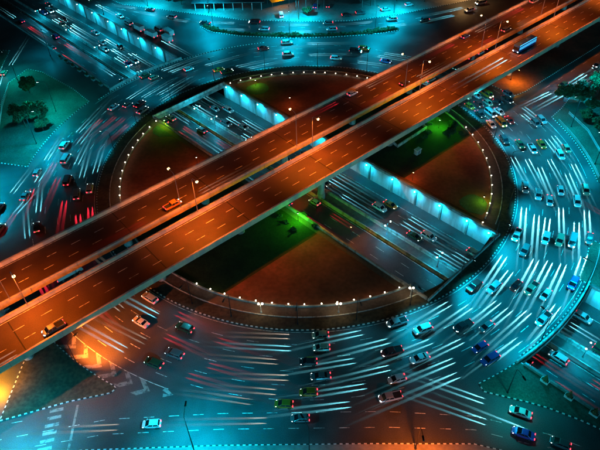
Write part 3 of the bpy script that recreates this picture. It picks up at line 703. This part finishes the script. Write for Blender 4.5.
def long_vehicle(kind, beam=None):
    t = empty(kind)
    if kind == 'bus':
        L, hw, H = 12.0, 1.27, 3.15
        MB().hexa([(-L/2,-hw,.4),(L/2,-hw,.4),(L/2,hw,.4),(-L/2,hw,.4)], [(-L/2+.03,-hw,1.3),(L/2+.02,-hw,1.3),(L/2+.02,hw,1.3),(-L/2+.03,hw,1.3)]).hexa([(-L/2+.03,-hw,2.5),(L/2-.1,-hw,2.5),(L/2-.1,hw,2.5),(-L/2+.03,hw,2.5)], [(-L/2+.1,-hw+.12,H),(L/2-.35,-hw+.12,H),(L/2-.35,hw-.12,H),(-L/2+.1,hw-.12,H)]).build('body', 'car', t)
        for s in (-1,1):
            for k in range(7): MB().box(-L/2+.95+k*1.62, s*(hw-.05), 1.3, 1.5, .06, 1.2).build('window', 'bus_window', t)
            MB().box(0, s*(hw-.1), H-.12, L-.8, .08, .06).build('light_strip', 'bus_strip', t)
        MB().hexa([(L/2-.08,-hw+.1,1.3),(L/2+.02,-hw+.1,1.3),(L/2+.02,hw-.1,1.3),(L/2-.08,hw-.1,1.3)], [(L/2-.2,-hw+.1,2.5),(L/2-.1,-hw+.1,2.5),(L/2-.1,hw-.1,2.5),(L/2-.2,hw-.1,2.5)]).build('windscreen', 'glass', t)
        MB().box(-L/2+.06,0,1.3,.06,2.2,1.2).build('rear_window', 'glass', t)
        for x in (-2.2, 2.4): MB().box(x,0,H,2.0,1.5,.22,taper=.1).build('roof_unit', 'car', t)
        wx = (-3.6, 3.9); hz = .8
    else:
        L, hw = 7.0, 1.15
        cb = MB().hexa([(L/2-1.9,-hw*.95,.6),(L/2,-hw*.95,.6),(L/2,hw*.95,.6),(L/2-1.9,hw*.95,.6)], [(L/2-1.9,-hw*.88,2.4),(L/2-.35,-hw*.88,2.4),(L/2-.35,hw*.88,2.4),(L/2-1.9,hw*.88,2.4)]).build('cab', 'car', t)
        MB().hexa([(L/2-.24,-hw*.82,1.45),(L/2-.12,-hw*.82,1.45),(L/2-.12,hw*.82,1.45),(L/2-.24,hw*.82,1.45)], [(L/2-.42,-hw*.78,2.25),(L/2-.28,-hw*.78,2.25),(L/2-.28,hw*.78,2.25),(L/2-.42,hw*.78,2.25)]).build('windscreen', 'glass', t)
        MB().box(-.95,0,.55,L-1.9,1.0,.3).build('chassis', 'rubber', t)
        g = MB().box(-1.0,0,.9,L-2.1,hw*2,2.0)
        for k in range(5): g.box(-3.2+k*1.1,0,.88,.06,hw*2+.06,2.06)
        g.build('cargo_box', 'white', t)
        wx = (-2.2, 2.3); hz = .85
    for s in (-1,1):
        for x in wx: o = obj('wheel', WB, t); o.location = (x, s*(hw-.17), .5)
        hl = MB().box(L/2, s*hw*.75, hz-.1, .1, .34, .2).build('headlight', 'head' if beam else 'white', t)
        if beam: add_light('headlight_beam', beam, hl, (L/2+.1, s*hw*.75, hz), spot_rot(4.4)).scale = (1,.42,1)
        MB().box(-L/2+.02 if kind == 'bus' else -L/2-.03, s*hw*.8, .9, .08, .2, .3).build('tail_light', 'tail', t)
    return t
COL = {'white':(.75,.76,.76), 'silver':(.42,.44,.46), 'grey':(.16,.17,.18), 'black':(.03,.03,.034), 'red':(.4,.02,.02), 'blue':(.03,.08,.3), 'green':(.02,.1,.05), 'beige':(.45,.38,.27), 'purple':(.14,.09,.5), 'orange':(.65,.2,.02)}
VP = {}
TAKEN = []
def free(x, y, z, rz, L=4.6):
    c = [(x+math.cos(rz)*d*L*.33, y+math.sin(rz)*d*L*.33) for d in (-1,0,1)]
    for (cz, q) in TAKEN:
        if abs(cz-z) < 3 and any((a[0]-b[0])**2+(a[1]-b[1])**2 < 4.6 for a in c for b in q): return None
    return c
def put(kind, x, y, z, rz, colour, label, group=None, beam=BEAM, red=False, yaw=0):
    TAKEN.append((z, free(x, y, z, rz, {'bus':12,'truck':7}.get(kind, 4.8)) or [(x,y)]))
    key = (kind, beam.name if beam else '', red, yaw)
    if key not in VP:
        o = VP[key] = (vehicle(kind, beam, red, yaw) if kind in TYPES else long_vehicle(kind, beam))
    else: o = copy_tree(VP[key])
    o.location = (x, y, z); o.rotation_euler = (0, 0, rz)
    for ch in o.children:
        if ch.name.split('.')[0] in ('body','roof','wing_mirror','cab','roof_unit'): ch.color = (*COL[colour], 1)
    tag(o, label, {'truck':'truck','bus':'bus','van':'van'}.get(kind, 'car'), group)
    return o
KINDS = ['sedan','hatchback','off_road_car','pickup','sedan','hatchback','van','off_road_car']
COLS = ['white','silver','grey','white','black','silver','red','beige','white','blue','grey','orange','green']
KN = {'off_road_car':'off-road car','sedan':'saloon car','hatchback':'hatchback','pickup':'pickup truck','van':'van','truck':'box truck','bus':'bus'}
# queue crawling on the roundabout beside the flyover, upper right
BEAM_Q = lamp_data('headlight_beam_dipped', 'SPOT', (.45,.92,1.0), 9000, .05, 14, .5)
qi = 0
for li, r in enumerate(LANES[:4]):
    for c in range(5 if li < 3 else 3):
        a = 38-li*1.2-c*math.degrees(6.3/r)+rnd.uniform(-.35,.35); qi += 1
        kd = rnd.choice(['sedan','hatchback','off_road_car','van']); col = ['white','orange','beige','silver','white','red','black'][qi*5 % 7]
        put(kd, *Pl(r, a), .003, R(a-90)+rnd.uniform(-.06,.06), col, "%s %s queuing beside the upper right flyover, %s lane out, %s from back" % (col, KN[kd], od(li+1), od(c+1)), 'cars queuing by the flyover', BEAM_Q)
# roundabout lanes, clockwise (left-hand traffic): lane by lane, counted from the flyover's upper right crossing
LN = ['innermost lane','second lane','third lane','fourth lane','fifth lane','outermost lane']
for li, r in enumerate(LANES):
    a = (12 if li < 4 else 30)-rnd.uniform(0, 9); k = 0
    while a > (45 if li < 4 else 30)-352:
        an = (a+180) % 360-180          # -180..180
        east = -115 < an < 32
        x, y = Pl(r+rnd.uniform(-.35,.35), a)
        if not (-135 < an < -112 and r > 84) and free(x, y, 0, R(a-90), 6):
            k += 1; kind = rnd.choice(KINDS); col = rnd.choice(COLS)
            warm = -128 < an < -84 and rnd.random() < .6
            red = an > 140 or an < -104
            put(kind, x, y, .003, R(a-90)+rnd.uniform(-.02,.02), col,
                "%s %s in the roundabout's %s, %s clockwise from upper right flyover crossing" % (col, KN[kind], LN[li], od(k)),
                'cars driving round the roundabout', BEAM_W if warm else BEAM, red, -6)
        if east: gap = rnd.uniform(15.5, 26) if an > -85 else rnd.uniform(25, 46)
        else: gap = rnd.uniform(32, 72)
        a -= math.degrees(gap/r)
def lane(pts, n, desc, group, beam=BEAM, red=False, z=.003, jit=.3, kinds=KINDS):
    """n cars spread along a lane path in driving order; desc names the lane"""
    q = resample(pts, .5)
    m = 0
    for k in range(n):
        i = int((k+.5+rnd.uniform(-.28,.28))/n*(len(q)-2)); a, b = q[i], q[min(i+2, len(q)-1)]
        kind = rnd.choice(kinds); col = rnd.choice(COLS); rz = math.atan2(b[1]-a[1], b[0]-a[0])
        if not free(a[0], a[1], z, rz, 5.5): continue
        m += 1
        put(kind, a[0]+rnd.uniform(-jit,jit), a[1]+rnd.uniform(-jit,jit), z, rz, col,
            '%s %s %s, %s in order' % (col, KN[kind], desc, od(m)), group, beam, red)
# underpass: far carriageway towards lower right, near carriageway towards upper left
for v, nm, n in ((2.3,'right',11), (5.3,'middle',12), (8.6,'left',9)):
    lane([U(-205,v), U(118,v)], n, 'in the %s lane of the far underpass carriageway' % nm, 'cars in the underpass', z=ZT+.003)
for v, nm, n in ((-6.7,'right',5), (-9.7,'middle',4), (-13.0,'left',4)):
    lane([U(120,v), U(-205,v)], n, 'in the %s lane of the near underpass carriageway' % nm, 'cars in the underpass', z=ZT+.003, red=True)
# flyover
lane([F(-105,2.8), F(165,2.8)], 3, 'in the right lane of the far flyover deck', 'cars on the flyover', BEAM_W, True, ZD+.008)
lane([F(20,10.6), F(175,10.6)], 3, 'in the left lane of the far flyover deck', 'cars on the flyover', BEAM_W, True, ZD+.008)
lane([F(-40,-14.7), F(-112,-14.7)], 1, 'in the outer lane of the near flyover deck', 'cars on the flyover', BEAM_W, False, ZD+.008)
put('bus', *F(104, -10.4), ZD+.008, AF+math.pi, 'blue', 'long blue-lit coach on the near flyover deck at upper right', None, BEAM)
# slip and frontage roads
lane([F(240,-31.4), F(150,-31.4), F(112,-31), F(92,-29)], 6, 'on the upper right slip road\'s inner lane', 'cars on the slip roads')
lane([F(240,-34.6), F(150,-34.6), F(112,-34.4), F(94,-33)], 5, 'on the upper right slip road\'s outer lane', 'cars on the slip roads')
lane([(86,-22), U(90,41), U(120,36), U(160,36)], 3, 'leaving on the road at the right edge', 'cars on the slip roads', red=True)
lane([(-84,-2), (-86,-18), F(-92,32), F(-130,28)][::-1], 4, 'on the inner lane of the left slip road', 'cars on the slip roads', red=True)
lane([(-89,0), (-92,-18), F(-96,40), F(-130,36)][::-1], 3, 'on the outer lane of the left slip road', 'cars on the slip roads', red=True)
lane([(-119,74),(-118.5,58),(-115,42),(-110,22),(-104,4),(-104,-16)][::-1], 5, 'on the loop road at the left edge', 'cars on the slip roads', red=True)
lane([(90,117),(60,104),(40,98.5),(24,96.5),(0,96.2),(-26,100),(-46,108),(-80,124)], 6, 'on the near lane of the top slip road', 'cars on the slip roads')
lane([(96,124),(60,110),(44,105),(24,102.6),(0,103),(-26,106.5),(-46,113),(-80,127)], 5, 'on the far lane of the top slip road', 'cars on the slip roads')
lane([U(-185,20), U(-92,20)], 3, 'on the road above the upper left underpass wall', 'cars on the slip roads')
put('sedan', 43.2,-88.2,.003, R(155), 'white', 'white saloon car beside the green island at lower right', 'cars on the slip roads', BEAM)
put('sedan', 42.4,-92.9,.003, R(156), 'purple', 'purple saloon car below the white one at lower right', 'cars on the slip roads', BEAM)
put('hatchback', 49.2,-95.2,.003, R(153), 'grey', 'dark grey hatchback behind the purple car at lower right', 'cars on the slip roads', BEAM)
lane([(18,-88.3),(-12,-88.0),(-44,-88.6),(-66,-92.5),(-90,-98)], 3, 'on the slip road at the bottom of the picture', 'cars on the slip roads', BEAM_W)
# parked trucks above the upper left wall
for i, (u, v, c, kd) in enumerate(((-132,18.4,'white','van'), (-123.5,18.2,'grey','truck'), (-114,18.6,'white','truck'), (-105.5,20.6,'red','truck'), (-116.5,24.2,'white','van'), (-110,24.8,'silver','truck'))):
    put(kd, *U(u, v), .003, AU+math.pi+rnd.uniform(-.08,.08), c, '%s %s parked above the underpass wall at upper left, %s' % (c, KN[kd], ['leftmost of the front row','second of the front row','third of the front row','rightmost of the front row','left of the back row','right of the back row'][i]), 'vehicles parked above the underpass wall', None)
# parked under the gap between the two decks
for i, (u, c, kd) in enumerate(((-77.5,'white','truck'), (-96,'silver','sedan'), (70.5,'white','sedan'), (96,'red','van'), (102,'white','hatchback'), (108,'black','sedan'))):
    put(kd, *F(u, 6.6), .003 if abs(u) < 84 else .15, AF, c, '%s %s standing below the gap between the flyover decks, %s from lower left' % (c, KN[kd], od([1,0,2,3,4,5][i]+1)), 'vehicles below the flyover', None)
# parked on the north forecourt
for i, (x, y, c, a) in enumerate(((22,110.5,'black',5), (28.5,112.2,'grey',8), (40.5,115.5,'silver',12), (52,120,'white',15), (-8,112,'white',95), (8,121,'blue',80), (14,121.5,'grey',84))):
    put(['sedan','off_road_car','sedan','hatchback','van','off_road_car','sedan'][i], x, y, .153, R(a), c, '%s %s parked on the forecourt at the top, %s from the left' % (c, KN[['sedan','off_road_car','sedan','hatchback','van','off_road_car','sedan'][i]], od([4,5,6,7,1,2,3][i])), 'cars parked on the forecourt', None)

# ---------------------------------------------------------------- trees, hedges, planters
def crown_mesh(rx, rz, n, seed, leaf=.42, m='leaf'):
    r = random.Random(seed); g = MB(); cl = []
    for k in range(16): 
        d = Vector((r.gauss(0,1), r.gauss(0,1), r.gauss(0,.8))).normalized()*r.uniform(.35,.95); cl.append((d, r.uniform(.25,.5)))
    for k in range(n):
        c, s = r.choice(cl); d = Vector((r.gauss(0,1), r.gauss(0,1), r.gauss(0,1))).normalized()*s*r.random()**.4
        p = Vector(((c.x+d.x)*rx, (c.y+d.y)*rx, (c.z+d.z)*rz))
        x = Vector((r.gauss(0,1), r.gauss(0,1), r.gauss(0,.5))).normalized(); y = x.cross(Vector((r.gauss(0,1), r.gauss(0,1), r.gauss(0,1)))).normalized()
        l = leaf*r.uniform(.6,1.3)
        g.poly([p-x*l, p+y*l*.45, p+x*l, p-y*l*.45])
    return g.mesh('crown', m)
def tree_proto(seed, h, rx):
    t = empty('tree'); r = random.Random(seed); g = MB()
    g.tube([(0,0,0),(r.uniform(-.15,.15),r.uniform(-.15,.15),h*.3),(r.uniform(-.3,.3),r.uniform(-.3,.3),h*.62)], [.24,.17,.09], 8)
    for k in range(6):
        a = k*1.05+r.random(); z = h*r.uniform(.3,.5); e = rx*r.uniform(.5,.85)
        g.tube([(0,0,z),(math.cos(a)*e*.5,math.sin(a)*e*.5,z+h*.14),(math.cos(a)*e,math.sin(a)*e,z+h*.24)], [.09,.06,.025], 5)
    g.build('trunk', 'bark', t)
    o = obj('crown', crown_mesh(rx, h*.36, 3400, seed), t); o.location = (0,0,h*.66); return t
TP = [tree_proto(3, 7, 3.3), tree_proto(5, 8.5, 4.2), tree_proto(9, 5, 2.4)]; used = [False]*3
def tree(x, y, k, label, s=1.0, z=.13):
    o = TP[k] if not used[k] else copy_tree(TP[k]); used[k] = True
    o.location = (x,y,z); o.rotation_euler = (0,0,rnd.uniform(0,6.28)); o.scale = (s,s,s*rnd.uniform(.9,1.1)); tag(o, label, 'tree', 'trees on the verges')
et = [(94.5,34,0),(99,31,1),(97,20,2),(99.5,13,0),(98.5,5,2),(100,-2,1),(103,-8,0),(106,1,1),(101.5,26,2),(108,37,1)]
for i, (x, y, k) in enumerate(et): tree(x, y, k, 'leafy tree on the island at the right edge, %s from the top' % od(1+sum(1 for e in et if e[1] > y)))
wt = [(-93.5,28,1),(-96,33,0),(-91,24,2),(-98,26.5,1),(-104,50,0)]
for i, (x, y, k) in enumerate(wt): tree(x, y, k, 'dark tree on the western island at left, %s from the bottom' % od(1+sum(1 for e in wt if e[1] < y)))
lt = [(-121,30,1),(-119,22,0),(-114,5,1),(-117,-4,0),(-126,50,1)]
for i, (x, y, k) in enumerate(lt): tree(x, y, k, 'dark tree beyond the loop road at the left edge, %s from the bottom' % od(1+sum(1 for e in lt if e[1] < y)))
ntr = [(-70,136,1),(-63,133,0),(-56,129,1),(-50,133,0),(4,112.5,2),(6.5,124,1),(18,127,0),(34,121,1),(47,126,0),(60,124,1),(-80,140,0),(70,132,1),(27,128,2)]
for i, (x, y, k) in enumerate(ntr): tree(x, y, k, 'tree on the north pavement at the top edge, %s from the left' % od(1+sum(1 for e in ntr if e[0] < x)), .9)
ctr = [(49,13,2),(51,17,2),(44,22,2)]
for i, (x, y, k) in enumerate(ctr): tree(x, y, k, 'small tree glowing green beside the flyover, %s from the bottom' % od(1+i if i < 2 else 3), .7)
# clipped hedge in the north median, bush by bush
HB = [crown_mesh(.95, .65, 500, s, .2) for s in (21,22,23)]
hpts = resample(hp, 1.75)
for i, p in enumerate(hpts[1:-1]):
    big = i in (2,3,4) or abs(p[0]+6) < 5 or 30 < p[0] < 41
    o = obj('hedge_bush', HB[i % 3]); o.location = (*p, .72 if not big else .95); s = 1.0 if not big else 1.45
    o.scale = (s, s, s*1.05); o.rotation_euler = (0,0,rnd.uniform(0,6))
    tag(o, '%s hedge bush in the median at the top, %s from the left' % ('tall' if big else 'low', od(i+1) if i < 49 else 'last'), 'hedge bush', 'hedge bushes in the north median')
# shrubs on the painted shade strip
SB = [crown_mesh(.9, .6, 420, s, .2) for s in (31,32)]
sh = [(-6,-27),(-8,-24.5),(-1,-24),(2,-29),(-4,-30)]
for i, p in enumerate(sh):
    o = obj('shrub', SB[i % 2]); o.location = (*p, .68); tag(o, 'low shrub beside the green lamp below the near flyover, %s from the left' % od(1+sum(1 for e in sh if e[0] < p[0])), 'shrub', 'shrubs on the lawn')
sh = [(42.5,16),(43.5,20.5),(47,23.5),(51,21),(53,14.5),(40.5,13),(48,15)]
for i, p in enumerate(sh):
    o = obj('shrub', SB[i % 2]); o.location = (*p, .68); o.scale = (1.2,)*3; tag(o, 'low shrub near the green lamp right of the flyover, %s from the left' % od(1+sum(1 for e in sh if e[0] < p[0])), 'shrub', 'shrubs on the lawn')
# planters with cone-clipped bushes along the near underpass wall
def cone_mesh(seed):
    r = random.Random(seed); g = MB()
    for k in range(420):
        z = r.random()**1.4*1.9; a = r.random()*6.28; q = .62*(1-z/2.0)*r.uniform(.75,1.05)
        p = Vector((q*math.cos(a), q*math.sin(a), z)); x = Vector((r.gauss(0,1), r.gauss(0,1), r.gauss(0,1))).normalized(); y = x.orthogonal().normalized(); l = r.uniform(.09,.17)
        g.poly([p-x*l, p+y*l*.6, p+x*l, p-y*l*.6])
    return g.mesh('bush', 'leaf_brown')
CM = [cone_mesh(1), cone_mesh(2)]
bx = MB().box(0,0,0,1.75,.95,.62,taper=-.04).box(0,0,.62,1.86,1.06,.1).box(0,0,.722,1.6,.8,.02,mi=1)
PX = bx.mesh('planter_box', ['white','soil'])
pu = [93.6, 99.2, 104.8, 110.4, 116]
for i, u in enumerate(pu):
    t = tag(empty('planter', (*U(u, VS-.95), .13), AU), 'white box planter with a brown cone-shaped bush at lower right, %s from the bridge' % od(i+1), 'planter', 'planters along the underpass wall')
    obj('planter_box', PX, t); o = obj('bush', CM[i % 2], t); o.location = (0,0,.7)
pu = [-93, -98.7, -103.6, -109.4, -114.8, -120.2, -125.5]
PC = MB().box(0,0,0,1.75,.95,.5,taper=-.04).box(0,0,.5,1.86,1.06,.1).mesh('planter_box', 'concrete')
for i, u in enumerate(pu):
    t = tag(empty('planter', (*U(u, VS-1.2), 0), AU+rnd.uniform(-.1,.1)), 'grey planter with a pale shrub beside the upper left underpass, %s from the bridge' % od(i+1), 'planter', 'planters along the underpass wall')
    obj('planter_box', PC, t); o = obj('bush', SB[i % 2], t); o.location = (0,0,1.0); o.scale = (.8,.8,.9)

# ---------------------------------------------------------------- railings on the east side
def railing(path, label, st=.55):
    g = MB(); pts = resample(path, st)
    for p in pts: g.box(*p, .13, .09, .09, 1.0)
    o = g.build('railing', 'white'); 
    g2 = MB()
    for z in (.35, 1.05): g2.tube([(*p, z) for p in pts], .04, 5)
    r = g2.build('handrail', 'white', o); tag(o, label, 'railing'); return o
railing(arc(90.6, 13, -7, 1), 'white picket railing along the road edge of the right-hand tree island')
railing([(93.5,25),(96,14),(95.5,3),(95.8,-8),(102,-22)], 'second white picket railing deeper inside the right-hand tree island')
railing(offs(w_poly[-5:-1], .5) if False else [(-114,57),(-111,40),(-106,22),(-100.5,7)], 'picket railing on the western island beside the loop road')
railing(arc(88.6, -26, -36, 1), 'white picket railing on the small grass island at right')

# ---------------------------------------------------------------- low wall, small kiosk under the flyover
w_ = MB().ribbon([F(29.6,-9.2), F(28.6,-13.9), F(44,-13.4), F(45,-9)], .4, .12, h=1.1); tag(w_.build('enclosure_wall', 'concrete_pale'), 'pale L-shaped low wall under the near flyover right of centre', 'wall')
t = tag(empty('service_kiosk', (*F(30.8,-20.6), .16), AF), 'small pale service kiosk on the dark lawn right of centre', 'kiosk')
MB().box(0,0,0,2.0,1.3,1.7).build('cabinet', 'concrete_pale', t); MB().box(0,0,1.7,2.3,1.6,.14,taper=.05).build('roof', 'white', t); MB().box(0,-.66,.15,.8,.04,1.35).build('door', 'metal', t)

# ---------------------------------------------------------------- north edge: market hall, yellow awning, poles
t = tag(empty('market_hall', (-32.5,128,.15), R(-2)), 'dark low market hall with pale posts at the top left of centre', 'building')
MB().hexa([(-17,-8,3.9),(17,-8,3.9),(17,8,5.4),(-17,8,5.4)], [(-17,-8,4.1),(17,-8,4.1),(17,8,5.6),(-17,8,5.6)]).build('roof', 'roof_dark', t)
for k in range(12): MB().hexa([(-16+k*2.9,-8.05,4.12),(-15.9+k*2.9,-8.05,4.12),(-15.9+k*2.9,8,5.62),(-16+k*2.9,8,5.62)], [(-16+k*2.9,-8.05,4.2),(-15.9+k*2.9,-8.05,4.2),(-15.9+k*2.9,8,5.7),(-16+k*2.9,8,5.7)]).build('roof_rib', 'roof_dark', t)
MB().box(0,7.6,0,33,.3,5.2).build('rear_wall', 'concrete_dark', t)
for k in range(8): MB().box(-15.6+k*4.45,-7.2,0,.28,.28,3.85).build('post', 'white', t)
for k in range(7): MB().box(-13.4+k*4.45,3,0,2.6,1.2,1.0,taper=.05).build('stall', ['concrete_dark','red','roof_dark'][k % 3], t)
MB().box(0,-7.9,3.7,34,.12,.35).build('fascia', 'concrete', t)
t = tag(empty('awning', (-9.5,126,.15), R(25)), 'bright yellow awning beside the market hall at the top', 'awning')
cn = MB()
for k in range(5): cn.hexa([(-4.5+k*1.8,-3.2,2.7),(-2.72+k*1.8,-3.2,2.7),(-2.72+k*1.8,3.2,3.6),(-4.5+k*1.8,3.2,3.6)], [(-4.5+k*1.8,-3.2,2.76),(-2.72+k*1.8,-3.2,2.76),(-2.72+k*1.8,3.2,3.66),(-4.5+k*1.8,3.2,3.66)])
cn.build('canopy', 'yellow', t)
for sx in (-4.3,4.3):
    for sy, hh in ((-3,2.7),(3,3.55)): MB().tube([(sx,sy,0),(sx,sy,hh)], .06, 6).build('post', 'metal', t)
add_light('lamp_light', lamp_data('awning_lamp', 'POINT', AMBER, 900, .2), t, (0,-4.5,4.8))
for i, x in enumerate((-1,3.5,9,12,30,36)):
    y = 117+i*.8
    o = MB().lathe([(.13,0),(.1,3),(.07,7)], n=8).box(0,0,6.4,1.6,.1,.1).build('utility_pole', 'concrete'); o.location = (x,y,.15)
    tag(o, 'slim concrete utility pole on the forecourt at the top, %s from the left' % od(i+1), 'pole', 'utility poles on the forecourt')
